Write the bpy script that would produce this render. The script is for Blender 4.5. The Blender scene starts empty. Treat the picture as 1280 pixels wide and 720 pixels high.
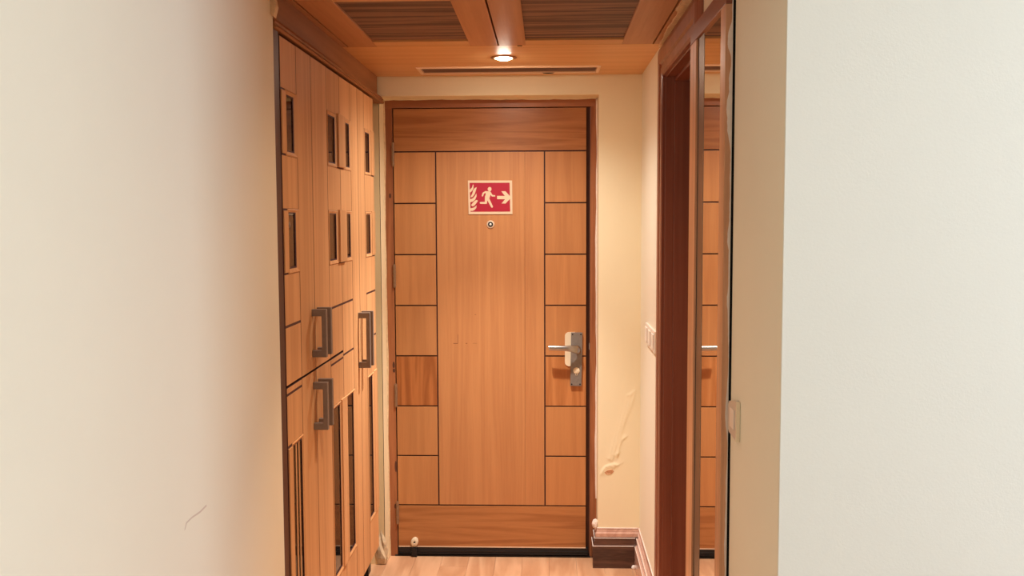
import bpy, bmesh, math, random
from mathutils import Vector, Matrix
from mathutils.geometry import tessellate_polygon
random.seed(7)
S = bpy.context.scene
C = S.collection

# ------------------------------------------------------------------ camera
F, YAW, PITCH, ROLL = 1187.4, -0.0368, -0.0727, -0.0041
CAM = Vector((0.2672, -4.4682, 1.6247))
cy, sy, cp, sp = math.cos(YAW), math.sin(YAW), math.cos(PITCH), math.sin(PITCH)
fw = Vector((sy * cp, cy * cp, sp)); rt0 = Vector((cy, -sy, 0)); up0 = rt0.cross(fw)
rt = math.cos(ROLL) * rt0 + math.sin(ROLL) * up0
up = -math.sin(ROLL) * rt0 + math.cos(ROLL) * up0
cam = bpy.data.cameras.new('camera'); camo = bpy.data.objects.new('camera', cam); C.objects.link(camo)
cam.sensor_width = 36; cam.lens = F / 1280 * 36; cam.clip_start = .05; cam.clip_end = 60
M = Matrix.Identity(4)
for i in range(3):
    M[i][0], M[i][1], M[i][2], M[i][3] = rt[i], up[i], -fw[i], CAM[i]
camo.matrix_world = M
S.camera = camo
# ------------------------------------------------------------------ world, light, exposure
w = bpy.data.worlds.new('world'); S.world = w; w.use_nodes = True
w.node_tree.nodes['Background'].inputs[0].default_value = (1, .9, .8, 1)
w.node_tree.nodes['Background'].inputs[1].default_value = .02
S.view_settings.view_transform = 'Standard'; S.view_settings.look = 'None'
S.view_settings.exposure = 0.0; S.view_settings.gamma = 1.0; S.view_settings.use_curve_mapping = False
WARM = (.98, 1.0, .98)
WARM2 = (1.0, .76, .54)
ROOM = (.64, .80, 1.0)
# each ceiling downlight: wide reflector spill + narrow core beam
WIDE_W, CORE_W, WIDE2_W, CORE2_W, SIDE_W, TOP_W = 53, 172, 17, 130, 105, 6
def lamp(name, typ, loc, energy, col, size=.1, target=None, **kw):
    l = bpy.data.lights.new(name, typ); o = bpy.data.objects.new(name, l); C.objects.link(o)
    l.energy = energy; l.color = col; o.location = loc
    for k, v in kw.items(): setattr(l, k, v)
    if typ == 'AREA':
        l.shape = 'RECTANGLE'; l.size = size; l.size_y = kw.get('size_y', size)
    else: l.shadow_soft_size = size
    d = (Vector(target) - Vector(loc)) if target else Vector((0, 0, -1))
    o.rotation_mode = 'QUATERNION'; o.rotation_quaternion = d.to_track_quat('-Z', 'Y')
    return o
ZC = 2.272                      # corridor ceiling
LIGHTS = [(.095, -.595), (.095, -1.74)]
# room window / ceiling lamp behind the camera
lamp('room_window_light', 'AREA', (3.45, -4.15, 1.75), SIDE_W, ROOM, 1.3, target=(-.5, -3.4, 1.4), size_y=1.7)
lamp('room_ceiling_light', 'AREA', (.9, -5.0, 2.55), TOP_W, ROOM, .8, target=(.9, -5.0, 0))

# ------------------------------------------------------------------ materials
def mat(name):
    m = bpy.data.materials.new(name); m.use_nodes = True
    nt = m.node_tree; b = nt.nodes['Principled BSDF']
    return m, nt, b
def N(nt, t, **kw):
    n = nt.nodes.new(t)
    for k, v in kw.items():
        if k in n.inputs: n.inputs[k].default_value = v
        else: setattr(n, k, v)
    return n
def L(nt, a, b): nt.links.new(a, b)
def ramp(nt, stops):
    r = nt.nodes.new('ShaderNodeValToRGB'); e = r.color_ramp.elements
    while len(e) < len(stops): e.new(.5)
    for el, (p, c) in zip(e, stops): el.position = p; el.color = (*c, 1)
    return r
def srgb(r, g, b):
    f = lambda v: (v / 255 / 12.92 if v / 255 <= .04045 else ((v / 255 + .055) / 1.055) ** 2.4)
    return (f(r), f(g), f(b))
def wood(name, dark, light, axis='Z', grain=38, stretch=.045, rough=.42, bands=.35, fine=.5, vary=.10, bump=.06, spec=.4, coat=0.0):
    """procedural veneer: broad bands + fine pores, stretched along one object axis, shifted per object"""
    m, nt, b = mat(name)
    tc = N(nt, 'ShaderNodeTexCoord'); oi = N(nt, 'ShaderNodeObjectInfo')
    off = N(nt, 'ShaderNodeVectorMath', operation='SCALE'); off.inputs[0].default_value = (7.3, 11.1, 5.7)
    L(nt, oi.outputs['Random'], off.inputs['Scale'])
    add = N(nt, 'ShaderNodeVectorMath', operation='ADD')
    L(nt, tc.outputs['Object'], add.inputs[0]); L(nt, off.outputs[0], add.inputs[1])
    mp = N(nt, 'ShaderNodeMapping')
    sc = [1, 1, 1]; sc['XYZ'.index(axis)] = stretch
    mp.inputs['Scale'].default_value = sc
    L(nt, add.outputs[0], mp.inputs['Vector'])
    n1 = N(nt, 'ShaderNodeTexNoise', Scale=grain * .22, Detail=3.0, Roughness=.55, Distortion=.6)
    n2 = N(nt, 'ShaderNodeTexNoise', Scale=grain * 4.5, Detail=3.0, Roughness=.6)
    n3 = N(nt, 'ShaderNodeTexNoise', Scale=2.3, Detail=1.0)
    L(nt, mp.outputs[0], n1.inputs['Vector']); L(nt, mp.outputs[0], n2.inputs['Vector']); L(nt, add.outputs[0], n3.inputs['Vector'])
    m1 = N(nt, 'ShaderNodeMath', operation='MULTIPLY'); m1.inputs[1].default_value = 9.0
    L(nt, n1.outputs['Fac'], m1.inputs[0])
    sn = N(nt, 'ShaderNodeMath', operation='SINE'); m2 = N(nt, 'ShaderNodeMath', operation='MULTIPLY'); m2.inputs[1].default_value = 3.0
    L(nt, m1.outputs[0], m2.inputs[0]); L(nt, m2.outputs[0], sn.inputs[0])
    mb = N(nt, 'ShaderNodeMath', operation='MULTIPLY_ADD'); mb.inputs[1].default_value = bands * .5; mb.inputs[2].default_value = .5
    L(nt, sn.outputs[0], mb.inputs[0])
    mf = N(nt, 'ShaderNodeMath', operation='MULTIPLY_ADD'); mf.inputs[1].default_value = fine
    sub = N(nt, 'ShaderNodeMath', operation='SUBTRACT'); sub.inputs[1].default_value = .5
    L(nt, n2.outputs['Fac'], sub.inputs[0]); L(nt, sub.outputs[0], mf.inputs[0]); L(nt, mb.outputs[0], mf.inputs[2])
    r = ramp(nt, [(0.1, dark), (.9, light)])
    L(nt, mf.outputs[0], r.inputs[0])
    hs = N(nt, 'ShaderNodeHueSaturation')
    v1 = N(nt, 'ShaderNodeMath', operation='MULTIPLY_ADD'); v1.inputs[1].default_value = vary * 2; v1.inputs[2].default_value = 1 - vary
    va = N(nt, 'ShaderNodeMath', operation='ADD'); L(nt, oi.outputs['Random'], va.inputs[0])
    v3 = N(nt, 'ShaderNodeMath', operation='MULTIPLY_ADD'); v3.inputs[1].default_value = .8; v3.inputs[2].default_value = -.4
    L(nt, n3.outputs['Fac'], v3.inputs[0]); L(nt, v3.outputs[0], va.inputs[1])
    L(nt, va.outputs[0], v1.inputs[0]); L(nt, v1.outputs[0], hs.inputs['Value'])
    L(nt, r.outputs[0], hs.inputs['Color']); L(nt, hs.outputs[0], b.inputs['Base Color'])
    b.inputs['Roughness'].default_value = rough; b.inputs['Specular IOR Level'].default_value = spec
    b.inputs['Coat Weight'].default_value = coat; b.inputs['Coat Roughness'].default_value = .15
    bp = N(nt, 'ShaderNodeBump', Strength=bump, Distance=.002)
    L(nt, n2.outputs['Fac'], bp.inputs['Height']); L(nt, bp.outputs[0], b.inputs['Normal'])
    return m
def plain(name, col, rough=.5, metal=0.0, emit=0, ecol=None, spec=.5, noise=0.0, nscale=40, bump=0.0, coat=0.0):
    m, nt, b = mat(name)
    b.inputs['Base Color'].default_value = (*col, 1); b.inputs['Roughness'].default_value = rough
    b.inputs['Metallic'].default_value = metal; b.inputs['Specular IOR Level'].default_value = spec
    b.inputs['Coat Weight'].default_value = coat
    if emit:
        b.inputs['Emission Color'].default_value = (*(ecol or col), 1); b.inputs['Emission Strength'].default_value = emit
    if noise or bump:
        tc = N(nt, 'ShaderNodeTexCoord')
        n = N(nt, 'ShaderNodeTexNoise', Scale=nscale, Detail=5.0, Roughness=.6)
        L(nt, tc.outputs['Object'], n.inputs['Vector'])
        if noise:
            r = ramp(nt, [(.25, tuple(c * (1 - noise) for c in col)), (.75, tuple(min(1, c * (1 + noise)) for c in col))])
            L(nt, n.outputs['Fac'], r.inputs[0]); L(nt, r.outputs[0], b.inputs['Base Color'])
        if bump:
            bp = N(nt, 'ShaderNodeBump', Strength=bump, Distance=.004)
            L(nt, n.outputs['Fac'], bp.inputs['Height']); L(nt, bp.outputs[0], b.inputs['Normal'])
    return m
def plaster(name, col, blot=.05, bump=.12, fine=260):
    m, nt, b = mat(name)
    tc = N(nt, 'ShaderNodeTexCoord')
    n1 = N(nt, 'ShaderNodeTexNoise', Scale=2.2, Detail=4.0, Roughness=.6); n2 = N(nt, 'ShaderNodeTexNoise', Scale=fine, Detail=2.0)
    L(nt, tc.outputs['Object'], n1.inputs['Vector']); L(nt, tc.outputs['Object'], n2.inputs['Vector'])
    r = ramp(nt, [(.3, tuple(c * (1 - blot) for c in col)), (.7, col)])
    L(nt, n1.outputs['Fac'], r.inputs[0]); L(nt, r.outputs[0], b.inputs['Base Color'])
    b.inputs['Roughness'].default_value = .6; b.inputs['Specular IOR Level'].default_value = .25
    bp = N(nt, 'ShaderNodeBump', Strength=bump, Distance=.0015)
    L(nt, n2.outputs['Fac'], bp.inputs['Height']); L(nt, bp.outputs[0], b.inputs['Normal'])
    return m
def glass(name, col):
    m, nt, b = mat(name)
    b.inputs['Base Color'].default_value = (*col, 1); b.inputs['Roughness'].default_value = .03
    b.inputs['Transmission Weight'].default_value = .85; b.inputs['IOR'].default_value = 1.45
    return m

OAK_D, OAK_L = srgb(180, 116, 70), srgb(208, 144, 90)
m_center = wood('door_veneer_vertical', OAK_D, OAK_L, 'Z', grain=46, stretch=.03, bands=.25, fine=.5, vary=.05)
m_square = wood('door_veneer_square', srgb(180, 116, 68), srgb(208, 142, 86), 'Z', grain=40, stretch=.04, bands=.25, fine=.4, vary=.07)
m_square_dark = wood('door_veneer_square_dark', srgb(150, 84, 40), srgb(190, 116, 62), 'Z', grain=60, stretch=.05, bands=.6, fine=.5, vary=.03)
m_square_mid = wood('door_veneer_square_mid', srgb(172, 104, 54), srgb(204, 134, 78), 'Z', grain=60, stretch=.05, bands=.5, fine=.5, vary=.03)
m_rail = wood('door_veneer_horizontal', srgb(156, 94, 50), srgb(196, 130, 76), 'X', grain=60, stretch=.05, bands=.45, fine=.5, vary=.05, rough=.36)
m_seam = plain('wardrobe_seam', srgb(74, 30, 22), .7)
m_core = plain('burgundy_groove', srgb(58, 20, 18), .6)
m_frame = wood('door_frame_wood', srgb(140, 80, 48), srgb(178, 112, 70), 'Z', grain=60, stretch=.06, bands=.5, vary=.06, rough=.4)
m_frame_h = wood('door_frame_wood_h', srgb(146, 88, 54), srgb(182, 118, 76), 'X', grain=60, stretch=.06, bands=.5, vary=.06, rough=.4)
m_ward = wood('wardrobe_veneer', srgb(196, 139, 90), srgb(226, 168, 116), 'Z', grain=44, stretch=.03, bands=.3, fine=.5, vary=.06, rough=.55, spec=.12)
m_ward_h = wood('wardrobe_cornice_wood', srgb(146, 94, 56), srgb(178, 122, 80), 'Y', grain=44, stretch=.03, bands=.3, fine=.5, vary=.04, rough=.5, spec=.15)
m_dkwood = wood('dark_wood', srgb(74, 40, 28), srgb(96, 56, 38), 'Z', grain=40, bands=.4, rough=.5)
m_ceilx = wood('ceiling_board_across', srgb(208, 150, 92), srgb(234, 180, 120), 'X', grain=40, stretch=.03, bands=.25, fine=.5, vary=.05, rough=.45)
m_ceily = wood('ceiling_stile', srgb(180, 122, 78), srgb(208, 150, 102), 'Y', grain=40, stretch=.03, bands=.25, fine=.5, vary=.06, rough=.45)
m_veneer = wood('ceiling_rough_veneer', srgb(90, 64, 50), srgb(144, 106, 84), 'X', grain=70, stretch=.035, bands=.9, fine=1.5, vary=.08, rough=.6, bump=.35)
m_red = wood('red_brown_wood', srgb(126, 72, 54), srgb(162, 100, 76), 'Z', grain=44, stretch=.03, bands=.3, fine=.4, vary=.04, rough=.33, coat=.15)
m_red_h = wood('red_brown_wood_h', srgb(110, 56, 36), srgb(146, 80, 54), 'Y', grain=44, stretch=.03, bands=.3, fine=.4, vary=.04, rough=.35, coat=.15)
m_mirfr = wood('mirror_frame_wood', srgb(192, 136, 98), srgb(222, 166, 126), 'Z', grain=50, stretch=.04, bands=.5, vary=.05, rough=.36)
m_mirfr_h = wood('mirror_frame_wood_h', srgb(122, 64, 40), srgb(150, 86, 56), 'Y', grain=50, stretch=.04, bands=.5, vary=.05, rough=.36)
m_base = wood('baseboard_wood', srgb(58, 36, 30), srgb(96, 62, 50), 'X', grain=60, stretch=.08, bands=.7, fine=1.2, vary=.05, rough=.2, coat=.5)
m_base_lit = wood('baseboard_wood_lit', srgb(190, 142, 122), srgb(220, 176, 154), 'Y', grain=60, stretch=.08, bands=.4, fine=.8, vary=.05, rough=.25, coat=.5)  # same dark baseboard, bright reflected light painted into the base colour
m_floor = wood('laminate_floor', srgb(188, 132, 94), srgb(218, 166, 126), 'Y', grain=24, stretch=.13, bands=.55, fine=.35, vary=.02, rough=.3, bump=.02)
m_joint = plain('floor_joint', srgb(120, 70, 40), .6)
m_wallb = plaster('yellow_cream_plaster', srgb(248, 230, 192), .04)
m_wallr = plaster('cream_plaster', srgb(240, 229, 204), .03)
m_wallroom = plaster('off_white_plaster', srgb(234, 228, 212), .03)
m_chip = plain('bare_plaster', srgb(226, 196, 156), .8, noise=.18, nscale=60, bump=.5)
m_white = plain('white_filler', srgb(236, 216, 200), .6, noise=.08, nscale=50, bump=.2)
m_mark = plain('dark_scratch', srgb(120, 66, 40), .7)
m_steel = plain('satin_steel', srgb(176, 168, 160), .3, metal=1.0, noise=.1, nscale=90)
m_grey = plain('grey_lock_plate', srgb(138, 126, 116), .45, metal=.3, noise=.12, nscale=70)
m_pull = plain('grey_pull_handle', srgb(128, 112, 100), .45, metal=.2, noise=.1, nscale=50)
m_bronze = plain('bronze_hinge', srgb(150, 116, 88), .4, metal=.35)
m_brass = plain('pale_hinge', srgb(180, 150, 120), .35, metal=.7)
m_black = plain('black_rubber', srgb(16, 13, 16), .45)
m_void = plain('dark_gap', srgb(10, 8, 8), .9)
m_cream = plain('cream_plastic', srgb(236, 214, 180), .4)
m_clear = plain('grey_white_plastic', srgb(206, 190, 172), .3)
m_rocker = plain('ivory_rocker', srgb(236, 222, 206), .3)
m_signr = plain('sign_red', srgb(172, 18, 46), .45)
m_signc = plain('sign_cream', srgb(226, 196, 160), .5)
m_pale = plain('pale_metal', srgb(226, 196, 166), .4, metal=.15)
m_chrome = plain('chrome', srgb(210, 205, 200), .12, metal=1.0)
m_mirror = plain('mirror_silver', (.86, .84, .80), .01, metal=1.0)
m_channel = plain('grey_metal_channel', srgb(128, 108, 92), .35, metal=.5)
m_glass = glass('smoked_glass', srgb(70, 62, 57))
m_inside = plain('wardrobe_inside', srgb(30, 21, 18), .7)
m_bulb = plain('lamp_lens', (1, .9, .75), .3, emit=260, ecol=(1, .90, .74))
m_bulb_far = plain('lamp_lens_dimmer', (1, .9, .75), .3, emit=30, ecol=(1, .84, .62))
m_ring = plain('lamp_ring', srgb(160, 110, 74), .35, metal=.3)
m_ventf = plain('vent_frame_paint', srgb(244, 206, 168), .45)
m_ventb = plain('vent_dark', srgb(140, 108, 90), .6)

# ------------------------------------------------------------------ mesh helpers
ORI = {}
def origin(o):
    while o is not None:
        if o.name in ORI: return ORI[o.name]
        o = o.parent
    return Vector((0, 0, 0))
def link(name, bm, m, parent=None, kind=None, bevel=0, smooth=False, label=None, cat=None, group=None, ori=None):
    bmesh.ops.remove_doubles(bm, verts=bm.verts, dist=1e-6)
    bmesh.ops.recalc_face_normals(bm, faces=bm.faces)
    if bevel:
        bmesh.ops.bevel(bm, geom=[e for e in bm.edges if len(e.link_faces) == 2 and e.calc_face_angle(0) > .5], offset=bevel, segments=2, affect='EDGES', profile=.6)
    off = origin(parent) if parent is not None else Vector(ori or (0, 0, 0))
    if off.length: bmesh.ops.translate(bm, verts=bm.verts, vec=-off)
    me = bpy.data.meshes.new(name); bm.to_mesh(me); bm.free()
    me.materials.append(m)
    if smooth:
        me.polygons.foreach_set('use_smooth', [True] * len(me.polygons))
        me.set_sharp_from_angle(angle=math.radians(40))
    o = bpy.data.objects.new(name, me); C.objects.link(o)
    if parent is not None: o.parent = parent
    elif ori is not None: o.location = ori; ORI[o.name] = Vector(ori)
    tag(o, label, cat, group, kind)
    return o
def tag(o, label=None, cat=None, group=None, kind=None):
    if label: o['label'] = label
    if cat: o['category'] = cat
    if group: o['group'] = group
    if kind: o['kind'] = kind
    return o
def empty(name, loc, label=None, cat=None, kind=None, parent=None, group=None):
    o = bpy.data.objects.new(name, None); C.objects.link(o); o.empty_display_size = .05
    if parent is None: o.location = loc; ORI[o.name] = Vector(loc)
    else: o.parent = parent
    return tag(o, label, cat, group, kind)
def B(): return bmesh.new()
# local frames: (u, v, d) with d out of the surface, towards the corridor
fr_door = lambda u, v, d: (u, -d, v)                       # entry door plane Y=0
XF = -.478
fr_ward = lambda u, v, d: (XF + d, u, v)                   # wardrobe face, u = Y
XR = .697
fr_right = lambda u, v, d: (XR - d, u, v)                  # right wall, u = Y
fr_ceil = lambda u, v, d: (u, v, ZC - d)
fr_id = lambda u, v, d: (u, v, d)
def box(bm, fr, u0, u1, v0, v1, d0, d1):
    vs = [bm.verts.new(fr(u, v, d)) for d in (d0, d1) for v in (v0, v1) for u in (u0, u1)]
    for f in ((0, 1, 3, 2), (4, 5, 7, 6), (0, 1, 5, 4), (2, 3, 7, 6), (0, 2, 6, 4), (1, 3, 7, 5)):
        bm.faces.new([vs[i] for i in f])
    return bm
def pbox(name, parent, m, fr, u0, u1, v0, v1, d0, d1, bevel=.0012, **kw):
    return link(name, box(B(), fr, u0, u1, v0, v1, d0, d1), m, parent, bevel=bevel, **kw)
def sweep(bm, fr, path, prof, closed=False):
    """profile (offset to the left of travel, depth) swept with mitres along a (u, v) path"""
    n = len(path); P = [Vector(p) for p in path]; rings = []
    for i in range(n):
        a = P[i] - P[i - 1] if (i > 0 or closed) else P[1] - P[0]
        b = P[(i + 1) % n] - P[i] if (i < n - 1 or closed) else P[-1] - P[-2]
        a.normalize(); b.normalize()
        na, nb = Vector((-a.y, a.x)), Vector((-b.y, b.x)); mdir = na + nb
        mdir = mdir / max(.15, mdir.dot(na))
        rings.append([bm.verts.new(fr(*(P[i] + mdir * o), d)) for o, d in prof])
    k = len(prof)
    for i in range(n if closed else n - 1):
        r0, r1 = rings[i], rings[(i + 1) % n]
        for j in range(k): bm.faces.new((r0[j], r0[(j + 1) % k], r1[(j + 1) % k], r1[j]))
    if not closed:
        bm.faces.new(rings[0]); bm.faces.new(rings[-1])
    return bm
def rect(u0, u1, v0, v1): return [(u0, v0), (u1, v0), (u1, v1), (u0, v1)]      # counter-clockwise: left = inside
def grid_holes(bm, fr, us, vs, holes, d0, d1):
    """one connected slab with rectangular holes"""
    V = {}
    def vert(i, j, d):
        k = (i, j, d)
        if k not in V: V[k] = bm.verts.new(fr(us[i], vs[j], d))
        return V[k]
    solid = lambda i, j: 0 <= i < len(us) - 1 and 0 <= j < len(vs) - 1 and not any(h[0] - 1e-6 <= us[i] and us[i + 1] <= h[1] + 1e-6 and h[2] - 1e-6 <= vs[j] and vs[j + 1] <= h[3] + 1e-6 for h in holes)
    for i in range(len(us) - 1):
        for j in range(len(vs) - 1):
            if not solid(i, j): continue
            for d in (d0, d1): bm.faces.new([vert(i, j, d), vert(i + 1, j, d), vert(i + 1, j + 1, d), vert(i, j + 1, d)])
            for (di, dj, a, b) in ((-1, 0, (i, j), (i, j + 1)), (1, 0, (i + 1, j), (i + 1, j + 1)), (0, -1, (i, j), (i + 1, j)), (0, 1, (i, j + 1), (i + 1, j + 1))):
                if not solid(i + di, j + dj): bm.faces.new([vert(*a, d0), vert(*b, d0), vert(*b, d1), vert(*a, d1)])
    return bm
def cyl(bm, c, ax, r, h, seg=20, r2=None):
    """cylinder from point c along unit vector ax"""
    q = Vector(ax).to_track_quat('Z', 'Y').to_matrix().to_4x4()
    mt = Matrix.Translation(Vector(c) + Vector(ax) * h / 2) @ q
    bmesh.ops.create_cone(bm, cap_ends=True, segments=seg, radius1=r, radius2=r if r2 is None else r2, depth=h, matrix=mt)
    return bm
def lathe(bm, c, ax, prof, seg=28):
    q = Vector(ax).to_track_quat('Z', 'Y').to_matrix(); rings = []
    for r, h in prof:
        rings.append([bm.verts.new(Vector(c) + q @ Vector((max(r, 1e-5) * math.cos(2 * math.pi * i / seg), max(r, 1e-5) * math.sin(2 * math.pi * i / seg), h))) for i in range(seg)])
    for a, b in zip(rings, rings[1:]):
        for i in range(seg): bm.faces.new((a[i], a[(i + 1) % seg], b[(i + 1) % seg], b[i]))
    bm.faces.new(rings[0]); bm.faces.new(rings[-1])
    return bm
def poly(bm, fr, pts, d0, d1):
    """extruded polygon, tessellated so that hollow outlines come out right"""
    a = [bm.verts.new(fr(u, v, d0)) for u, v in pts]; b = [bm.verts.new(fr(u, v, d1)) for u, v in pts]
    n = len(pts)
    for t in tessellate_polygon([[Vector((u, v, 0)) for u, v in pts]]):
        if len(set(t)) == 3:
            bm.faces.new([a[i] for i in t]); bm.faces.new([b[i] for i in reversed(t)])
    for i in range(n): bm.faces.new((a[i], a[(i + 1) % n], b[(i + 1) % n], b[i]))
    return bm
def wavy(n, amp, seed):
    r = random.Random(seed); ph = [r.uniform(0, 6.28) for _ in range(4)]; fq = [r.uniform(1, 3), r.uniform(4, 7), r.uniform(9, 14), r.uniform(17, 25)]
    return [amp * sum(math.sin(ph[k] + fq[k] * i / n * 6.28) / (k + 1) for k in range(4)) / 1.8 for i in range(n)]
def strip(bm, fr, along, base, wid, d0, d1, flip=False):
    """thin ragged strip: straight edge at base, ragged edge at base + wid[i]; along = list of positions"""
    rows = []
    for a, wv in zip(along, wid):
        e0, e1 = base, base + wv
        pts = [(e0, a), (e1, a)] if not flip else [(a, e0), (a, e1)]
        rows.append([bm.verts.new(fr(*p, d)) for p in pts for d in (d0, d1)])
    for r0, r1 in zip(rows, rows[1:]):
        for q in ((0, 1), (1, 3), (3, 2), (2, 0)): bm.faces.new((r0[q[0]], r0[q[1]], r1[q[1]], r1[q[0]]))
    bm.faces.new([rows[0][i] for i in (0, 1, 3, 2)]); bm.faces.new([rows[-1][i] for i in (0, 1, 3, 2)])
    return bm

# ------------------------------------------------------------------ setting: walls
YB, XL = -.115, -.478            # back wall face, left wall face
YLEND, YREND = -1.86, -2.79      # where left wall meets wardrobe, right wall corner
OX0, OX1, OZ = -.4975, .503, 2.184
wb = link('wall_back', grid_holes(B(), lambda u, v, d: (u, YB - d, v), [-1.2, OX0, OX1, 1.0], [0, OZ, 2.7], [(OX0, OX1, 0, OZ)], -.30, 0), m_wallb,
          kind='structure', label='yellow cream end wall around the entry door', cat='wall')
wl = link('wall_left', box(B(), fr_id, -.60, XL, -7.2, YLEND, 0, 2.7), m_wallr, kind='structure', label='plain cream left wall in front of the wardrobe', cat='wall')
wr = link('wall_right', grid_holes(B(), lambda u, v, d: (XR - d, u, v), [-2.34, -1.69, -.98, YB], [0, 2.14, 2.7], [(-1.69, -.98, 0, 2.14)], -.14, 0), m_wallr,
          kind='structure', label='cream right wall with switch plate and dark side doorway', cat='wall')
wn = link('wall_right_near', box(B(), fr_id, .6795, 3.6, YREND, -2.345, 0, 2.7), m_wallr, kind='structure', label='tan return of the right wall beside the mirror', cat='wall')
ws = link('wall_right_room', box(B(), fr_id, .680, 3.6, YREND - .004, YREND, 0, 2.7), m_wallroom, kind='structure', label='bright off-white wall face at far right', cat='wall')
link('wall_room_side', box(B(), fr_id, 3.6, 3.7, -7.3, YREND - .004, 0, 2.7), m_wallroom, kind='structure', label='side wall of the room behind the viewpoint', cat='wall')
link('wall_room_rear', box(B(), fr_id, -.6, 3.7, -7.3, -7.2, 0, 2.7), m_wallroom, kind='structure', label='rear wall of the room behind the viewpoint', cat='wall')
link('ceiling_room', box(B(), fr_id, -.6, 3.7, -7.3, YREND, 2.6, 2.7), m_wallroom, kind='structure', label='white ceiling of the room behind the viewpoint', cat='ceiling')

# plaster edges round the door opening (children of the end wall)
zs = [i * 2.18 / 60 for i in range(61)]
wv = wavy(61, .0035, 3)
strip(bm := B(), lambda u, v, d: (u, -d, v), zs, OX0 - .002, [.0095 + a for a in wv], .0045, -.002)
link('plaster_edge', bm, m_chip, wb)
wv = wavy(61, .0035, 5)
strip(bm := B(), lambda u, v, d: (u, -d, v), zs[8:], OX1 + .002, [-(.0085 + a) for a in wv[8:]], .0045, -.002)
link('plaster_edge', bm, m_white, wb)
xs = [OX0 + i * (OX1 - OX0) / 40 for i in range(41)]; wv = wavy(41, .003, 9)
strip(bm := B(), lambda u, v, d: (u, -d, v), xs, OZ + .002, [-(.008 + a) for a in wv], .0045, -.002, flip=True)
link('plaster_edge', bm, m_wallb, wb)
m_skim = plaster('pale_bare_skim', srgb(255, 234, 190), .04, bump=.25, fine=90)
m_pier = plaster('pier_skim_warm_lit', srgb(255, 216, 158), .12, bump=.3, fine=70)  # bare skim with the downlight's warmth put into its colour
pbox('pier_skim', wb, m_pier, fr_id, -.60, OX0 + .0012, YB - .0015, YB + .001, 0.0, OZ - .001, bevel=0)
pbox('reveal_skim', wb, m_skim, fr_id, OX0 - .001, OX0 + .0012, YB - .0015, -.002, 0.0, OZ - .001, bevel=0)
pbox('reveal_skim', wb, m_skim, fr_id, OX0 - .001, OX1 + .001, YB - .0012, -.002, OZ - .0012, OZ + .001, bevel=0)
# blistered paint right of the door
def crust(name, pts, ridge, parent, m, seed, h=.006):
    r = random.Random(seed); bm = B(); n = len(pts)
    out = [bm.verts.new((x, YB, z)) for x, z in pts]
    cx_, cz_ = sum(p[0] for p in pts) / n, sum(p[1] for p in pts) / n
    mid = [bm.verts.new((cx_ + (x - cx_) * .72, YB - h * r.uniform(.35, 1), cz_ + (z - cz_) * .86)) for x, z in pts]
    inn = [bm.verts.new((cx_ + (x - cx_) * .35, YB - h * r.uniform(.1, .8), cz_ + (z - cz_) * .55)) for x, z in pts]
    for a, b in ((out, mid), (mid, inn)):
        for i in range(n): bm.faces.new((a[i], a[(i + 1) % n], b[(i + 1) % n], b[i]))
    bm.faces.new(inn)
    bmesh.ops.triangulate(bm, faces=bm.faces)
    return link(name, bm, m, parent)
RID = [([(.668, .80), (.640, .725), (.616, .665), (.603, .615), (.588, .575), (.572, .535)], .0045, .007, .026),
       ([(.630, .612), (.616, .603), (.606, .58), (.600, .55), (.594, .525)], .006, .0035, .011),
       ([(.522, .452), (.538, .474), (.560, .482), (.584, .486)], .0075, .005, .016),
       ([(.600, .54), (.578, .527), (.566, .505), (.552, .512)], .0045, .005, .010), ([(.612, .492), (.590, .484), (.575, .47)], .0025, .005, .012),
       ([(.640, .812), (.650, .812), (.668, .830)], .0035, .0035, .006)]
def relief(x, z):
    h = 0
    for pl, amp, s_r, s_l in RID:
        best, side = 9, 1
        for (ax, az), (bx_, bz) in zip(pl, pl[1:]):
            dx, dz = bx_ - ax, bz - az; t = max(0, min(1, ((x - ax) * dx + (z - az) * dz) / (dx * dx + dz * dz)))
            dd = math.hypot(x - ax - t * dx, z - az - t * dz)
            if dd < best: best = dd; side = (x - ax) * dz - (z - az) * dx
        sg_ = s_r if side < 0 else s_l
        h += .36 * amp * math.exp(-(best / sg_) ** 2)
    return h
bm = B(); nx, nz = 46, 96; gx = [.512 + (.690 - .512) * i / nx for i in range(nx + 1)]; gz = [.41 + (.86 - .41) * j / nz for j in range(nz + 1)]
V = [[bm.verts.new((x, YB - relief(x, z) * (1 + .35 * math.sin(x * 310 + z * 170) * math.sin(z * 260 - x * 90)) - .0001, z)) for z in gz] for x in gx]
for i in range(nx):
    for j in range(nz): bm.faces.new((V[i][j], V[i + 1][j], V[i + 1][j + 1], V[i][j + 1]))
link('paint_blister', bm, m_wallb, wb, smooth=True)
crust('paint_flake', [(.526, .448), (.545, .458), (.572, .462), (.578, .452), (.566, .440), (.540, .438)], 0, wb, plain('bare_brown_plaster', srgb(206, 150, 108), .8, noise=.2, nscale=80), 11, .003)
# crumbled pier foot beside the door frame
r = random.Random(21); bm = B(); seg = 12; rings = []
for k, (z, rr) in enumerate(((0.004, .026), (.03, .031), (.07, .030), (.11, .024), (.15, .014), (.2, .004))):
    rings.append([bm.verts.new((-.514 + rr * 1.0 * math.cos(6.283 * i / seg) * r.uniform(.75, 1.2), YB + .004 - max(0, rr * .6 * math.sin(6.283 * i / seg + 3.14) * -1) * r.uniform(.6, 1.2), z + r.uniform(-.006, .006))) for i in range(seg)])
for a, b in zip(rings, rings[1:]):
    for i in range(seg): bm.faces.new((a[i], a[(i + 1) % seg], b[(i + 1) % seg], b[i]))
bm.faces.new(rings[0]); bm.faces.new(rings[-1])
link('broken_plaster', bm, m_chip, wb)
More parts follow.
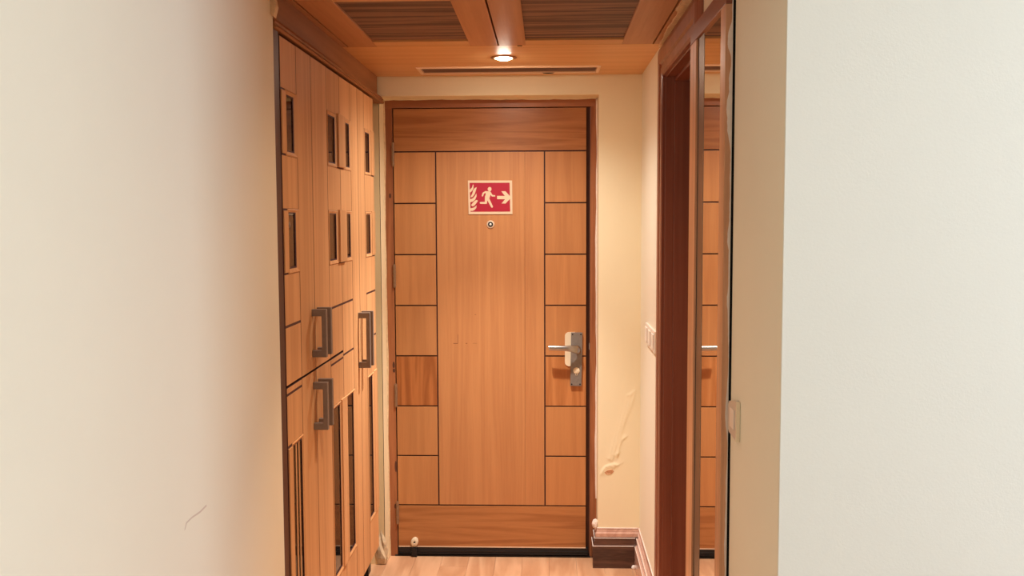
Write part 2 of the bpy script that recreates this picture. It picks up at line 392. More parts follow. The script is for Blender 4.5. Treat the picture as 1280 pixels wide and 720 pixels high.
# chipped plaster at the top corner of the left wall
bm = poly(B(), lambda u, v, d: (u, YLEND + d, v), [(-.478, 2.235), (-.486, 2.19), (-.47, 2.172), (-.462, 2.20), (-.466, 2.22), (-.458, 2.25), (-.47, 2.27), (-.49, 2.27)], -.02, .004)
link('plaster_chip', bm, m_chip, wl)
bm = poly(B(), lambda u, v, d: (XL + d, u, v), [(-2.456, 1.004), (-2.494, 1.0015), (-2.54, 1.004), (-2.572, 1.0022), (-2.583, .989), (-2.579, .990), (-2.569, .9992), (-2.54, 1.0005), (-2.494, .9975), (-2.456, 1.0)], -.001, .0004)
link('wall_scratch', bm, plain('scratch', srgb(212, 190, 168), .7), wl)

# ------------------------------------------------------------------ floor
flo = link('floor', box(B(), fr_id, -.62, 3.7, -7.3, .0, -.06, -.006), m_joint, kind='structure', label='wood laminate floor of the entry corridor', cat='floor')
pw, k = .128, 0
for i in range(11):
    x0 = -.62 + i * pw; y = 0.0 - (i * .37 % 1.0) * 1.2
    edges = [0.0]
    while y > -3.2:
        if y < -.05: edges.append(y)
        y -= 1.2
    edges.append(-3.2)
    for y1, y0 in zip(edges, edges[1:]):
        pbox('plank', flo, m_floor, fr_id, x0 + .0004, x0 + pw - .0004, y0 + .0004, y1 - .0004, -.006, 0, bevel=0)
pbox('laminate_field', flo, m_floor, fr_id, -.6, 3.6, -7.2, -3.2, -.006, 0, bevel=0, kind='stuff')
# ------------------------------------------------------------------ baseboards
prof = [(0, 0), (.024, 0), (.024, .103), (.020, .107), (.0165, .109), (.0165, .138), (.013, .142), (.0105, .144), (.0105, .160), (.006, .166), (.004, .178), (0, .186)]
fr_plan = lambda u, v, d: (u, v, d)
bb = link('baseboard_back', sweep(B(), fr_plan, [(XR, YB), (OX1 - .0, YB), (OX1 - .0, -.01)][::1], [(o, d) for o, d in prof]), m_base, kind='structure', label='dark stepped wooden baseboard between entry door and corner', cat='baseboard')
br = link('baseboard_right', sweep(B(), fr_plan, [(XR, -.878), (XR, YB - .0242)], prof), m_base_lit, kind='structure', label='stepped baseboard along the right wall, bright reflection in its pinkish colour', cat='baseboard')
link('cap_highlight', sweep(B(), fr_plan, [(XR, YB), (OX1, YB), (OX1, -.01)], [(0, .1445), (.0112, .1445), (.0112, .1602), (.0068, .1665), (.0046, .1785), (0, .1865)]), m_base_lit, bb, label='baseboard cap with painted pinkish highlight')  # lighter overlay on the top steps, a painted highlight
def edge_line(parent, pts, r_=.0017, m=m_white):
    bm = B()
    P = [Vector(p) for p in pts]
    for a, b in zip(P, P[1:]): cyl(bm, a, (b - a).normalized(), r_, (b - a).length, 6)
    return link('worn_edge', bm, m, parent)
for o, d, rr in ((.0236, .105, .0016), (.0160, .1405, .0016), (.003, .184, .0024)):
    edge_line(bb, [(XR - .006 - o, YB - o, d), (OX1 - o, YB - o, d), (OX1 - o, -.012, d)], rr)
    edge_line(br, [(XR - o, YB - o - .004, d), (XR - o, -.876, d)], rr)
bm = B()
bmesh.ops.create_icosphere(bm, subdivisions=2, radius=.014, matrix=Matrix.Translation((OX1 - .012, YB + .01, .20)) @ Matrix.Scale(1.7, 4, (0, 0, 1)))
rr = random.Random(5)
for v in bm.verts: v.co += Vector((rr.uniform(-1, 1), rr.uniform(-1, 1), rr.uniform(-1, 1))) * .0025
link('filler_lump', bm, m_white, bb)
bm = B(); bmesh.ops.create_icosphere(bm, subdivisions=2, radius=.011, matrix=Matrix.Translation((XR - .028, YB - .026, .006)))
for v in bm.verts: v.co += Vector((rr.uniform(-1, 1), rr.uniform(-1, 1), rr.uniform(-.6, .6))) * .002
link('filler_lump', bm, m_white, bb)

# ------------------------------------------------------------------ ceiling
ce = link('ceiling', box(B(), fr_id, -1.15, .70, YREND, YB, ZC + .022, ZC + .12), m_void, kind='structure', label='panelled wooden ceiling of the entry corridor', cat='ceiling')
GL, GR, MID = -.477, .661, .087
def cboard(name, m, x0, x1, y0, y1, d0=-.022, d1=0, bevel=.0008): return pbox(name, ce, m, fr_ceil, x0, x1, y0, y1, d0, d1, bevel=bevel)
cboard('margin_board', m_ceily, -.51, GL - .006, YREND, -.857)
cboard('margin_board', m_ceily, GR + .006, XR, YREND, -.857)
for (y1, y0, band1, band0) in ((-.857, -1.76, YB, -.855), (-2.40, -2.78, -1.762, -2.398)):
    pbox('band_board', ce, m_ceilx, lambda u, v, d: fr_ceil(u, v, d), -.51 if band1 == YB else GL, XR if band1 == YB else GR, band0, band1, -.022, 0, bevel=.0008) if False else None
def holed_board(x0, x1, y0, y1, hx, hy, rx, ry):
    link('band_board', grid_holes(B(), fr_ceil, sorted([x0, hx - rx, hx + rx, x1] + ([-.288, .494] if ry else [])), sorted([y0, hy - rx, hy + rx, y1] + ([-.368, -.205] if ry else [])),
         [(hx - rx, hx + rx, hy - rx, hy + rx)] + ([(-.288, .494, -.368, -.205)] if ry else []), -.022, 0), m_ceilx, ce)
holed_board(-.51, XR, -.855, YB, LIGHTS[0][0], LIGHTS[0][1], .038, 1)
holed_board(GL, GR, -2.398, -1.622, LIGHTS[1][0], LIGHTS[1][1], .038, 0)
for (x0, x1, p0, p1) in ((GL, MID - .003, -.369, -.019), (MID + .003, GR, .190, .547)):
    for (y0, y1, q0, q1) in ((-1.62, -.857, -1.60, -.953), (-2.79, -2.40, -2.79, -2.46)):
        cboard('stile', m_ceily, x0, p0, y0, y1); cboard('stile', m_ceily, p1, x1, y0, y1)
        cboard('rail', m_ceilx, p0, p1, q1, y1)
        if q0 > y0: cboard('rail', m_ceilx, p0, p1, y0, q0)
        cboard('veneer_panel', m_veneer, p0 - .002, p1 + .002, q0 - .002, q1 + .002, -.0225, -.008)
# ragged plaster on the ceiling along the right wall
n = 60; ys = [-.80 - i * 1.3 / n for i in range(n + 1)]; wv = wavy(n + 1, .006, 31)
strip(bm := B(), fr_ceil, ys, XR, [-(.006 + .012 * max(0, min(1, (-.80 - y) / .5)) + (.012 if -1.6 < y < -1.45 else 0) + a) for y, a in zip(ys, wv)], -.001, .006)
link('plaster_smear', bm, m_chip, ce)
pbox('screw_head', ce, m_void, fr_ceil, .158, .176, -.856, -.846, -.001, .0012, bevel=0)

# air vent
ve = empty('ceiling_vent', (.103, -.287, ZC), 'long slim air vent with pale rim in the ceiling above the door', 'vent')
link('frame', sweep(B(), fr_ceil, rect(-.292, .498, -.372, -.200), [(0, .003), (.003, .006), (.014, .006), (.016, .003), (.016, -.012), (.006, -.012), (.006, -.001), (0, -.001)], True), m_ventf, ve)
pbox('backing', ve, m_void, fr_ceil, -.286, .492, -.366, -.206, -.016, -.012, bevel=0)
for i in range(6):
    y = -.343 + i * .0225
    bm = poly(B(), lambda u, v, d: (d, u, v), [(y, ZC + .001), (y + .003, ZC - .001), (y + .016, ZC + .008), (y + .013, ZC + .010)], -.274, .480)
    link('slat', bm, m_ventb, ve)
bm = poly(B(), lambda u, v, d: (u, -.215 + d, v), [(.22 + .11 * i / 10, ZC + .002 - .010 * math.sin(math.pi * i / 10)) for i in range(11)], 0, .012)
link('sagging_seal', bm, m_black, ve)

# downlights
def downlight(x, y, wide, core, wdeg, cdeg, col, lens, tilt, label):
    t = empty('downlight', (x, y, ZC), label, 'light', group='corridor ceiling downlights')
    link('trim_ring', lathe(B(), (x, y, ZC), (0, 0, -1), [(.034, -.02), (.036, .001), (.037, .004), (.050, .0035), (.053, .001), (.053, -.001), (.039, -.001), (.037, -.02)]), m_ring, t, smooth=True)
    link('lamp_can', lathe(B(), (x, y, ZC), (0, 0, -1), [(.030, -.075), (.034, -.07), (.0365, -.01), (.035, -.01), (.032, -.066), (.028, -.07)]), m_chrome, t, smooth=True)
    link('lamp_lens', lathe(B(), (x, y, ZC), (0, 0, -1), [(.028, -.03), (.0315, -.018), (.030, .004), (.024, .009), (.012, .0115), (.001, .012)]), lens, t, smooth=True)
    lamp('downlight_spill', 'SPOT', (x, y, ZC - .02), wide, col, .025, (x - tilt, y, ZC - 2), spot_size=math.radians(wdeg), spot_blend=1.0)
    lamp('downlight_core', 'SPOT', (x, y, ZC - .02), core, col, .025, (x - tilt, y, ZC - 2), spot_size=math.radians(cdeg), spot_blend=1.0)
    return t
downlight(*LIGHTS[0], WIDE_W, CORE_W, 148, 72, WARM, m_bulb, .13, 'small round glowing downlight in the ceiling above the entry door')
downlight(*LIGHTS[1], WIDE2_W, CORE2_W, 138, 62, WARM2, m_bulb_far, 0, 'small round downlight overhead nearer the room')

# ------------------------------------------------------------------ entry door
tr = empty('trim_1', (0, 0, 0), 'reddish wooden frame around the entry door', 'door frame', kind='structure')
pbox('jamb', tr, m_frame, fr_door, OX0, -.4555, 0, 2.143, -.10, .0)
pbox('jamb', tr, m_frame, fr_door, .470, OX1, 0, 2.143, -.10, .0)
pbox('head', tr, m_frame_h, fr_door, OX0, OX1, 2.143, OZ, -.10, .0)
pbox('stop', tr, m_dkwood, fr_door, -.4555, -.440, 0.0, 2.143, -.10, -.052)
pbox('stop', tr, m_dkwood, fr_door, .440, .470, 0.0, 2.143, -.10, -.052)
pbox('stop', tr, m_dkwood, fr_door, -.440, .440, 2.125, 2.143, -.10, -.052)
pbox('strike_plate', tr, m_steel, fr_door, .4660, .4702, 1.005, 1.035, -.035, -.002, bevel=0)
for kx, kz, kh in ((-.470, 1.735, .012), (-.463, .932, .016), (-.462, .905, .010), (-.459, .44, .028), (-.464, .245, .012)):
    bm = poly(B(), fr_door, [(kx + .006 * math.cos(6.283 * i / 10), kz + kh * math.sin(6.283 * i / 10)) for i in range(10)], -.001, .0004)
    link('knot', bm, m_dkwood, tr)
pbox('threshold', tr, m_black, fr_door, OX0 + .03, .475, 0, .008, -.10, .004, bevel=.002)

dr = empty('door_1', (-.4535, 0, 0), 'closed wooden entry door with square side panels', 'door', kind='structure')
DL, DR_, DB, DT = -.4505, .4515, .049, 2.1385
pbox('leaf_core', dr, m_core, fr_door, DL, DR_, DB, DT, -.046, -.006)
g = .0032
CL, CR, ZT, ZB = -.2535, .257, 1.940, .252
pbox('top_panel', dr, m_rail, fr_door, DL, DR_, ZT + g, DT, -.006, 0, bevel=.0008)
pbox('bottom_panel', dr, m_rail, fr_door, DL, DR_, DB, ZB - g, -.006, 0, bevel=.0008)
pbox('center_panel', dr, m_center, fr_door, CL + g, .1640, ZB + g, ZT - g, -.006, 0, bevel=.0008)
pbox('center_panel', dr, m_center, fr_door, .1645, CR - g, ZB + g, ZT - g, -.006, 0, bevel=.0006)
st = (ZT - ZB) / 7
for side in (0, 1):
    for i in range(7):
        z0, z1 = ZB + i * st + g, ZB + (i + 1) * st - g
        u0, u1 = (DL, CL - g) if side == 0 else (CR + g, DR_)
        pbox('square_panel', dr, (m_square_dark, m_square_mid)[side] if i == 2 else m_square, fr_door, u0, u1, z0, z1, -.006, 0, bevel=.0008)
pbox('rebate_strip', tr, m_dkwood, fr_door, .453, .4705, .01, 2.143, -.040, -.024)
for (x0, x1, z0, z1) in ((-.1565, -.155, 1.035, 1.079), (-.177, -.157, 1.034, 1.0365), (-.118, -.111, 1.034, 1.037), (-.085, -.064, 1.0355, 1.0365), (-.075, -.068, 1.172, 1.174)):
    pbox('scratch_mark', dr, m_mark, fr_door, x0, x1, z0, z1, -.001, .0003, bevel=0)
# hinges
def hinge_bm(zc):
    bm = B(); x = -.4535
    for kx in range(5):
        cyl(bm, (x, -.0045, zc - .054 + kx * .0216 + .001), (0, 0, 1), .0068, .0190, 12)
    cyl(bm, (x, -.0045, zc - .056), (0, 0, 1), .0042, .112, 10)
    return bm
h0 = link('hinge', hinge_bm(1.928), m_bronze, dr, smooth=True)
for zc in (1.357, .786, .214):
    h = h0.copy(); C.objects.link(h); h.parent = dr; h.location = (0, 0, zc - 1.928)
# door sweep
sw = pbox('door_sweep', dr, m_black, fr_door, DL, .462, .012, .046, -.04, .003, bevel=.001)
pbox('sweep_rib', sw, m_black, fr_door, DL, .462, .026, .031, .003, .006, bevel=.001)
pbox('sweep_rib', sw, m_black, fr_door, DL, .462, .014, .019, .003, .007, bevel=.001)
pbox('metal_strip', dr, m_pale, fr_door, DL, DR_, .0455, .0495, -.02, .0028, bevel=.0006)
# peephole
pe = link('peephole', lathe(B(), (.003, 0, 1.599), (0, -1, 0), [(.019, -.002), (.019, .002), (.017, .005), (.0125, .006), (.0115, .003), (.0001, .003)]), m_pale, dr, smooth=True)
link('bezel', lathe(B(), (.003, 0, 1.599), (0, -1, 0), [(.0118, .0035), (.0114, .0066), (.0066, .0066), (.006, .004)]), m_black, pe, smooth=True)
link('lens', lathe(B(), (.003, 0, 1.599), (0, -1, 0), [(.006, .0035), (.0055, .006), (.003, .0074), (.0001, .008)]), m_rocker, pe, smooth=True)
# lock
lk = empty('lock_set', (0, 0, 0), parent=dr, label='grey steel lock plate with lever handle')
rd = Matrix.Translation((.406, 0, .962)) @ Matrix.Rotation(math.radians(1.0), 4, 'Y') @ Matrix.Translation((-.406, 0, -.962))
bm = box(B(), fr_door, .3790, .4325, .834, 1.089, .004, .012); bmesh.ops.transform(bm, matrix=rd, verts=bm.verts)
link('lock_plate', bm, m_grey, lk, bevel=.002)
pts = []
for (cx_, cz_, a0) in ((.372, 1.072, 90), (.372, .946, 180)):
    for i in range(7): pts.append((cx_ + .020 * math.cos(math.radians(a0 + 15 * i)), cz_ + .018 * math.sin(math.radians(a0 + 15 * i))))
pts += [(.400, .928), (.400, 1.09)]
link('backing_plate', poly(B(), fr_door, pts, -.001, .0045), m_cream, lk, label='cream plastic plate showing left of the lock')
bm = B()                                    # lever: swoosh root then flattened bar to the left
prof_l = [(.428, 1.000, .012, .010), (.424, 1.004, .018, .016), (.414, 1.010, .030, .021), (.398, 1.014, .044, .019), (.376, 1.018, .054, .0145), (.350, 1.020, .057, .0125), (.310, 1.021, .057, .0120), (.282, 1.022, .056, .0118), (.2755, 1.022, .056, .0105)]
rings = []
for x, z, d, r_ in prof_l:
    rings.append([bm.verts.new((x, -d - .0085 * math.cos(a) * (1 if d > .02 else .6), z + r_ * math.sin(a))) for a in [6.2832 * i / 16 for i in range(16)]])
for a, b in zip(rings, rings[1:]):
    for i in range(16): bm.faces.new((a[i], a[(i + 1) % 16], b[(i + 1) % 16], b[i]))
bm.faces.new(rings[0]); bm.faces.new(rings[-1])
link('lever_handle', bm, m_steel, lk, smooth=True, label='satin steel lever pointing left')
link('spindle', cyl(B(), (.412, -.010, 1.008), (0, -1, 0), .011, .03, 16), m_grey, lk, smooth=True)
bm = lathe(B(), (.4065, -.012, .908), (0, -1, 0), [(.0155, -.001), (.0155, .002), (.012, .004), (.0001, .004)])
box(bm, fr_door, .402, .411, .886, .900, .011, .0145)
link('key_cylinder', bm, m_cream, lk, smooth=True)
pbox('key_slot', lk, m_void, fr_door, .4045, .4085, .888, .8965, .0140, .0150, bevel=0)
scr = None
for x, z in ((.388, 1.080), (.427, 1.080), (.384, .843), (.423, .843)):
    if scr is None:
        scr = link('screw', cyl(B(), (x, -.0112, z), (0, -1, 0), .0036, .0016, 10), m_black, lk); x0_, z0_ = x, z
    else:
        c = scr.copy(); C.objects.link(c); c.parent = lk; c.location = (x - x0_, 0, z - z0_)
# stopper at the foot
st_ = empty('door_stopper', (0, 0, 0), parent=dr, label='white round stopper at the door foot')
bm = lathe(B(), (0, 0, 0), (0, -1, 0), [(.015, 0), (.0175, .004), (.0175, .012), (.013, .016), (.005, .016), (.004, .008), (.0001, .008)], 24)
bmesh.ops.scale(bm, vec=(1.0, 1, 1.36), verts=bm.verts); bmesh.ops.rotate(bm, cent=(0, 0, 0), matrix=Matrix.Rotation(.25, 3, 'Y'), verts=bm.verts); bmesh.ops.translate(bm, vec=(-.372, .001, .072), verts=bm.verts)
link('disc', bm, m_cream, st_, smooth=True)
link('bore', cyl(B(), (-.372, -.0065, .068), (0, -1, 0), .0045, .0035, 12), m_void, st_)
pbox('foot_block', st_, m_black, fr_door, -.386, -.360, .004, .046, .006, .018, bevel=.002)

# ------------------------------------------------------------------ exit sign
SC, SV = .207 / 757, .157 / 576
def sg(x, y): return (.002 + (x - 451) * SC, 1.7255 - (y - 370 + (x - 451) * .017) * SV)
sn = empty('exit_sign', (.002, 0, 1.65), 'red fire exit sign with running figure and right arrow on the entry door', 'sign')
link('board', poly(B(), fr_door, [sg(70, 86), sg(828, 77), sg(832, 652), sg(80, 665)], .0003, .004), m_signc, sn)
link('red_field', poly(B(), fr_door, [sg(100, 127), sg(786, 116), sg(795, 610), sg(114, 621)], .0035, .0046), m_signr, sn)
def stroke(p, q, w0, w1):
    a, b = Vector(p), Vector(q); d = (b - a).normalized(); nn = Vector((-d.y, d.x)); an = math.atan2(nn.y, nn.x); pts = []
    for i in range(9): t = an + math.pi * i / 8; pts.append((a.x + w0 / 2 * math.cos(t), a.y + w0 / 2 * math.sin(t)))
    for i in range(9): t = an + math.pi + math.pi * i / 8; pts.append((b.x + w1 / 2 * math.cos(t), b.y + w1 / 2 * math.sin(t)))
    return pts
bm = B(); bits = [[(443 + 33 * math.cos(6.283 * i / 20), 230 + 37 * math.sin(6.283 * i / 20)) for i in range(20)],
    [(356, 272), (372, 264), (440, 268), (468, 300), (452, 345), (432, 400), (395, 425), (362, 412), (362, 360), (378, 312)],
    stroke((372, 278), (334, 300), 26, 26), stroke((334, 300), (320, 345), 26, 24), stroke((446, 284), (486, 342), 30, 26), stroke((486, 342), (528, 344), 26, 24),
    stroke((384, 395), (378, 462), 46, 38), stroke((380, 466), (288, 467), 36, 32), stroke((412, 390), (482, 530), 46, 34)]
for i, b_ in enumerate(bits): poly(bm, fr_door, [sg(*q) for q in b_], .004, .0050 + i * .00003)
link('running_figure', bm, m_signc, sn)
link('arrow', poly(B(), fr_door, [sg(*q) for q in ((570, 343), (704, 343), (643, 264), (715, 262), (812, 370), (715, 473), (648, 473), (706, 399), (571, 399))], .004, .0050), m_signc, sn)
for fl in ([(102, 282), (104, 245), (140, 205), (158, 150), (170, 165), (165, 220), (145, 260), (112, 292)], [(118, 362), (148, 300), (162, 245), (190, 212), (222, 200), (205, 262), (182, 325), (150, 365), (126, 374)],
           [(104, 458), (104, 410), (158, 388), (195, 342), (216, 302), (219, 352), (195, 412), (150, 448)], [(122, 508), (150, 470), (190, 430), (220, 416), (242, 432), (215, 472), (180, 515), (145, 530)],
           [(112, 606), (113, 562), (160, 552), (195, 532), (216, 508), (213, 552), (185, 588), (150, 606)]):
    link('flame', poly(B(), fr_door, [sg(*q) for q in fl], .004, .0050), m_signc, sn)

# ------------------------------------------------------------------ wardrobe
wd = empty('wardrobe', (-.75, -1.1, 0), 'built-in honey wood wardrobe with small dark windows and grey pulls', 'wardrobe')
WB, WT = .18, 2.139
YA0, YAB, YBC, YCD, YD1 = -1.80, -1.452, -1.041, -.718, -.372
# carcass: shell, plinth, filler and cornice
bm = B()
box(bm, fr_id, -1.10, -1.08, -1.852, -.13, .0, ZC - .002)
box(bm, fr_id, -1.08, -.505, -1.852, -1.835, .0, ZC - .002); box(bm, fr_id, -1.08, -.53, -.37, -.352, .0, ZC - .002)
box(bm, fr_id, -1.08, -.55, -1.84, -.36, .0, .175); box(bm, fr_id, -1.08, -.53, -1.84, -.36, WT + .002, ZC - .004)
link('carcass', bm, m_inside, wd)
pbox('side_filler', wd, m_dkwood, fr_id, -.55, -.480, -1.852, YA0 - .001, .17, 2.147)
pbox('plinth', wd, m_black, fr_id, -.56, -.5495, -1.845, -.20, .0, .176)
pbox('shelf', wd, m_inside, fr_id, -1.07, -.56, -1.83, -.375, 1.125, 1.143)
cor = pbox('cornice', wd, m_ward_h, fr_id, -.53, -.501, -1.852, -.128, 2.15, ZC)
fr_cor = lambda u, v, d: (-.501 + d, u, v)
bm = sweep(B(), lambda u, v, d: (u, v, d), [(-.501, -.128), (-.501, -1.852)], [(-.001, 2.148), (.027, 2.148), (.031, 2.153), (.025, 2.162), (.027, 2.167), (.018, 2.180), (.010, 2.186), (-.001, 2.188)])
# make the moulding stand out towards the corridor (+X)
link('cornice_moulding', bm, m_ward_h, cor)

def window(door, y0, y1, z0, z1, gy0, gy1, gz0, gz1, bars=0):
    w_l, w_r, w_b, w_t = gy0 - y0, y1 - gy1, gz0 - z0, z1 - gz1
    bm = B(); o = rect(y0, y1, z0, z1); mid = rect(y0 + .003, y1 - .003, z0 + .003, z1 - .003); inn = rect(gy0, gy1, gz0, gz1)
    loops = [(o, -.010), (o, .0008), (mid, .0028), (inn, -.0022), (inn, -.010)]
    R = [[bm.verts.new(fr_ward(u, v, d)) for u, v in lp] for lp, d in loops]
    for a, b in zip(R, R[1:] + R[:1]):
        for i in range(4): bm.faces.new((a[i], a[(i + 1) % 4], b[(i + 1) % 4], b[i]))
    link('window_frame', bm, m_ward, door)
    pbox('pane', door, m_glass, fr_ward, gy0 - .002, gy1 + .002, gz0 - .002, gz1 + .002, -.0062, -.0030, bevel=0)
    for k in range(bars):
        c = gy0 + (k + 1) * (gy1 - gy0) / (bars + 1)
        pbox('window_bar', door, m_ward, fr_ward, c - .005, c + .005, gz0 - .001, gz1 + .001, -.0028, -.0006, bevel=.0003)

def pull(door, y, z0, z1):
    """flat U-shaped pull: two legs and a grip, one closed loop"""
    t = .015; out = .046; wdt = .020; hgt = .022
    pts = [(0, z0), (out, z0), (out, z1), (0, z1), (0, z1 - hgt), (out - t, z1 - hgt), (out - t, z0 + hgt), (0, z0 + hgt)]
    bm = B(); a = [bm.verts.new((XF + d, y - wdt / 2, z)) for d, z in pts]; b = [bm.verts.new((XF + d, y + wdt / 2, z)) for d, z in pts]
    for k in (a, b):
        for q in ((0, 1, 6, 7), (1, 2, 5, 6), (2, 3, 4, 5)): bm.faces.new([k[i] for i in q])
    for i in range(8): bm.faces.new((a[i], a[(i + 1) % 8], b[(i + 1) % 8], b[i]))
    return link('pull_handle', bm, m_pull, door, bevel=.0015)

R1, R2 = (1.808, 1.996), (1.468, 1.656)            # small window rows
GV = (.014, .018)
e = .0028
def wdoor(label, y0, y1, zb, zt, plain_right, joints, wins, low):
    """door with a plain stile on one side and the panelled column on the other; joints = column break heights"""
    d = empty('door', (0, 0, 0), parent=wd, label=label)
    ysp = y1 - .18 if plain_right else y0 + .14
    return d
def build_door(label, y0, y1, zb, zt, stile, col, col_blocks, windows, strips, pulls):
    d = empty('door', (0, 0, 0), parent=wd, label=label)
    holes = [(w[4], w[5], w[6], w[7]) for w in windows]
    us = sorted(set([y0, y1] + [h for w in holes for h in w[:2]])); vs = sorted(set([zb, zt] + [h for w in holes for h in w[2:]]))
    link('backing', grid_holes(B(), fr_ward, us, vs, holes, -.024, -.0007), m_seam, d)
    pbox('stile', d, m_ward, fr_ward, stile[0] + e, stile[1] - e, zb, zt, -.0012, 0, bevel=.0003)
    for b0, b1 in col_blocks: pbox('panel', d, m_ward, fr_ward, col[0] + e, col[1] - e, b0, b1, -.0012, 0, bevel=.0003)
    for w_ in windows: window(d, *w_)
    for s0, s1, z0, z1, dd in strips: pbox('cover_strip', d, m_ward, fr_ward, s0, s1, z0, z1, -.0012, dd)
    for y, z0, z1 in pulls: pull(d, y, z0, z1)
    return d
gp = .003
def rows(zt, rowlist, zb, grooves=()):
    """solid column blocks between windows and at grooves"""
    cuts = []
    top = zt
    for z0, z1 in rowlist: cuts.append((z1, top)); top = z0
    cuts.append((zb, top)); out = []
    for a, b in cuts:
        gs = sorted([q for q in grooves if a < q < b]); lo = a
        for q in gs: out.append((lo, q - gp)); lo = q + gp
        out.append((lo, b))
    return [(a + .001, b - .001) for a, b in out]
J, GZ, G2 = 1.145, 1.318, 1.121
SJ = J - .004
LOWF, LOWT = (.352, .972), 0
win2 = lambda y0, y1, g0, g1: [(y0, y1, *R1, g0, g1, 1.824, 1.979), (y0, y1, *R2, g0, g1, 1.487, 1.643)]
tall = lambda y0, y1, g0, g1, bars=0: (y0, y1, *LOWF, g0, g1, .37, .959, bars)
# A (nearest), upper and lower
A_st, A_col = (-1.630, YAB), (YA0, -1.630)
build_door('nearest upper wardrobe door', YA0, YAB, J + .003, WT, A_st, A_col, rows(WT, [R1[::1], R2], J + .003, [GZ]),
           win2(-1.755, -1.632, -1.742, -1.672), [(YA0 + e, -1.757, z0 + .005, z1 - .005, .003) for z0, z1 in (R1, R2)], [(-1.488, 1.188, 1.341)])
build_door('nearest lower wardrobe door', YA0, YAB, WB, SJ, A_st, A_col, rows(SJ, [LOWF], WB, [G2]),
           [tall(-1.757, -1.632, -1.742, -1.645, 2)], [(YA0 + e, -1.759, LOWF[0] + .004, LOWF[1] - .008, .003)], [(-1.488, .954, 1.107)])
B_st, B_col = (YAB, -1.242), (-1.242, YBC)
build_door('second upper wardrobe door', YAB, YBC, J + .003, WT, B_st, B_col, rows(WT, [R1, R2], J + .003, [GZ]),
           win2(-1.240, -1.099, -1.228, -1.122), [(-1.097, -.987, z0 + .004, z1 + .003, .010) for z0, z1 in (R1, R2)], [(-1.420, 1.188, 1.341)])
build_door('second lower wardrobe door', YAB, YBC, WB, SJ, B_st, B_col, rows(SJ, [LOWF], WB, [G2]),
           [tall(-1.240, -1.099, -1.226, -1.115)], [(-1.096, YBC - e, LOWF[0] + .004, LOWF[1] + .003, .006)], [(-1.420, .954, 1.107)])
C_st, C_col = (-.853, YCD), (YBC, -.853)
build_door('third full-height wardrobe door', YBC, YCD, WB, WT, C_st, C_col, rows(WT, [R1, R2, LOWF], WB, [GZ, 1.129]),
           win2(-.985, -.856, -.977, -.880) + [tall(-.985, -.856, -.990, -.878)][:0] + [(-.998, -.856, *LOWF, -.990, -.878, .37, .959)], [(YBC + e, -1.000, LOWF[0] + .004, LOWF[1] + .001, .004)], [(-.750, 1.037, 1.257)])
D_st, D_col = (YCD, -.580), (-.580, YD1)
build_door('far full-height wardrobe door', YCD, YD1, WB, WT, D_st, D_col, rows(WT, [R1, R2, LOWF], WB, [GZ, 1.129]),
           win2(-.578, -.444, -.563, -.475) + [(-.578, -.444, *LOWF, -.568, -.482, .37, .959)], [(-.442, YD1 - e, z0 + .004, z1 + .003, .004) for z0, z1 in (R1, R2, LOWF)], [(-.682, 1.037, 1.257)])

# ------------------------------------------------------------------ side doorway (right wall)
t2 = empty('trim_2', (XR, -1.3, 0), 'dark red-brown casing of the side doorway', 'door frame', kind='structure')
cprof = [(.0, -.002), (.0, .012), (.010, .016), (.030, .016), (.036, .011), (.044, .011), (.050, .018), (.085, .020), (.100, .017), (.112, .012), (.118, .006), (.118, -.002)]
YJ0, YJ1, ZJ = -1.68, -.99, 2.130
P_ = [(YJ1 + .006, 0), (YJ1 + .006, ZJ + .006), (YJ0 - .006, ZJ + .006), (YJ0 - .006, 0)]
link('casing', sweep(B(), fr_right, P_, [(-o, d) for o, d in cprof]), m_red, t2)
pbox('jamb', t2, m_red, fr_right, YJ1, YJ1 + .012, 0, ZJ + .01, -.16, .001); pbox('jamb', t2, m_red, fr_right, YJ0 - .012, YJ0, 0, ZJ + .01, -.16, .001)
pbox('head_jamb', t2, m_red_h, fr_right, YJ0, YJ1, ZJ, ZJ + .012, -.16, .001)
pbox('stop', t2, m_red, fr_right, YJ1 - .014, YJ1, 0, ZJ - .014, -.10, -.030); pbox('stop', t2, m_red_h, fr_right, YJ0, YJ1, ZJ - .014, ZJ, -.10, -.030)
d2 = empty('door_2', (XR + .12, YJ1, 0), 'closed dark red-brown door set deep in the side doorway', 'door', kind='structure')
pbox('leaf', d2, m_red, fr_right, YJ0 + .003, YJ1 - .003, .006, ZJ - .004, -.145, -.103)
pbox('panel', d2, m_red, fr_right, YJ0 + .12, YJ1 - .12, 1.1, 1.95, -.104, -.097); pbox('panel', d2, m_red, fr_right, YJ0 + .12, YJ1 - .12, .2, .95, -.104, -.097)

# switch plate on the right wall
sp_ = empty('light_switch', (XR, -.60, 1.14), 'ivory switch plate on the bright right wall before the side doorway', 'switch')
for i in range(3):
    y1 = -.415 - i * .118
    pl = pbox('plate', sp_, m_rocker, fr_right, y1 - .112, y1, 1.094, 1.182, .0004, .010, bevel=.003)
    pbox('rocker', pl, m_rocker, fr_right, y1 - .090, y1 - .022, 1.108, 1.168, .010, .0145, bevel=.002)

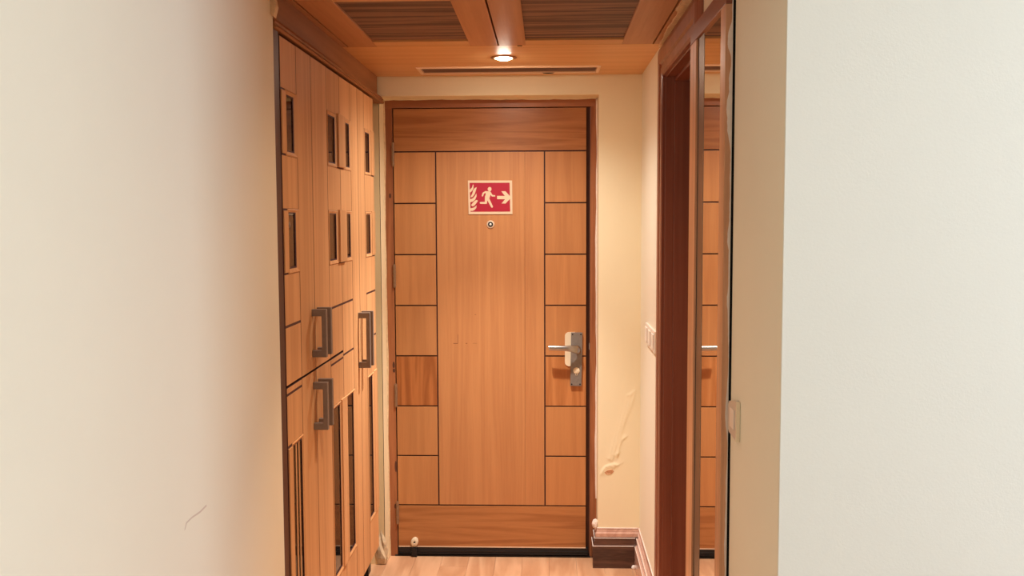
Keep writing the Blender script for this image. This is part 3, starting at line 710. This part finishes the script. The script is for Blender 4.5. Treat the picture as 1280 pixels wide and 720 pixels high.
# ------------------------------------------------------------------ mirror
mi = empty('wall_mirror', (.67, -2.07, .1), 'tall wood-framed mirror panel on the right wall reflecting the entry door', 'mirror')
fr_m = lambda u, v, d: (.660 + d, u, v)
M0, M1, MZ0, MZ1 = -2.332, -1.815, .06, 2.138
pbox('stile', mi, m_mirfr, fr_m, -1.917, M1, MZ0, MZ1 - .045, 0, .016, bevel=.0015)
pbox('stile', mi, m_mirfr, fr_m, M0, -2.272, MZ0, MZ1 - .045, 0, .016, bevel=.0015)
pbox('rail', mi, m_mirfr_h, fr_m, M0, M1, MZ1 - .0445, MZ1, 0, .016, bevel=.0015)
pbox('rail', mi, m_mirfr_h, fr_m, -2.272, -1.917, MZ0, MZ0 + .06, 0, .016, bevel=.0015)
pbox('glass', mi, m_mirror, fr_m, -2.275, -1.915, MZ0 + .05, MZ1 - .04, .007, .012, bevel=0)
pbox('edge_channel', mi, m_channel, fr_m, -2.010, -1.925, MZ0 + .06, MZ1 - .046, .0062, .0072, bevel=0)
pbox('edge_channel', mi, m_void, fr_m, -1.926, -1.917, MZ0 + .06, MZ1 - .046, .0060, .0075, bevel=0)
pbox('gap_shade', mi, m_void, fr_m, M0 + .004, M1 - .004, MZ0 + .004, MZ1 - .004, .016, .036, bevel=0)  # black filler box, paints the shade in the gap behind the frame
n = 220; zz = [MZ0 + (MZ1 - MZ0) * i / n for i in range(n + 1)]; rr = random.Random(4); wd_ = []; wk = 0
g_ = lambda z, c, sg: math.exp(-((z - c) / sg) ** 4)
for z in zz:
    wk = .82 * wk + rr.uniform(-.0007, .0007)
    wd_.append(-max(.0012, min(.0135, .0026 + wk + .0085 * g_(z, 2.015, .03) + (.0065 + 2 * wk) * g_(z, 1.875, .075) + .003 * g_(z, 1.58, .02) + .0035 * g_(z, 1.44, .018) + .004 * g_(z, 1.19, .05) + .002 * g_(z, .95, .12))))
strip(bm := B(), lambda u, v, d: (u, M0 - d, v), zz, .6762, wd_, -.001, .0012)
link('paint_residue', bm, m_white, mi)

# switch box on the tan return
sb = empty('switch_box', (.6795, -2.41, 1.19), 'small cream switch box on the tan wall edge beside the mirror', 'switch')
fr_n = lambda u, v, d: (.6795 - d, u, v)
pts = [(-2.446, 1.146), (-2.446, 1.228), (-2.438, 1.234), (-2.366, 1.220), (-2.356, 1.212), (-2.356, 1.158), (-2.364, 1.150)]
link('housing', poly(B(), fr_n, pts, .0004, .0085), m_clear, sb, bevel=.002)
pbox('cover', sb, m_cream, fr_n, -2.4505, -2.4465, 1.146, 1.233, .0004, .0095, bevel=.001)
pbox('rocker', sb, m_rocker, fr_n, -2.428, -2.385, 1.168, 1.210, .0085, .0105, bevel=.0008)
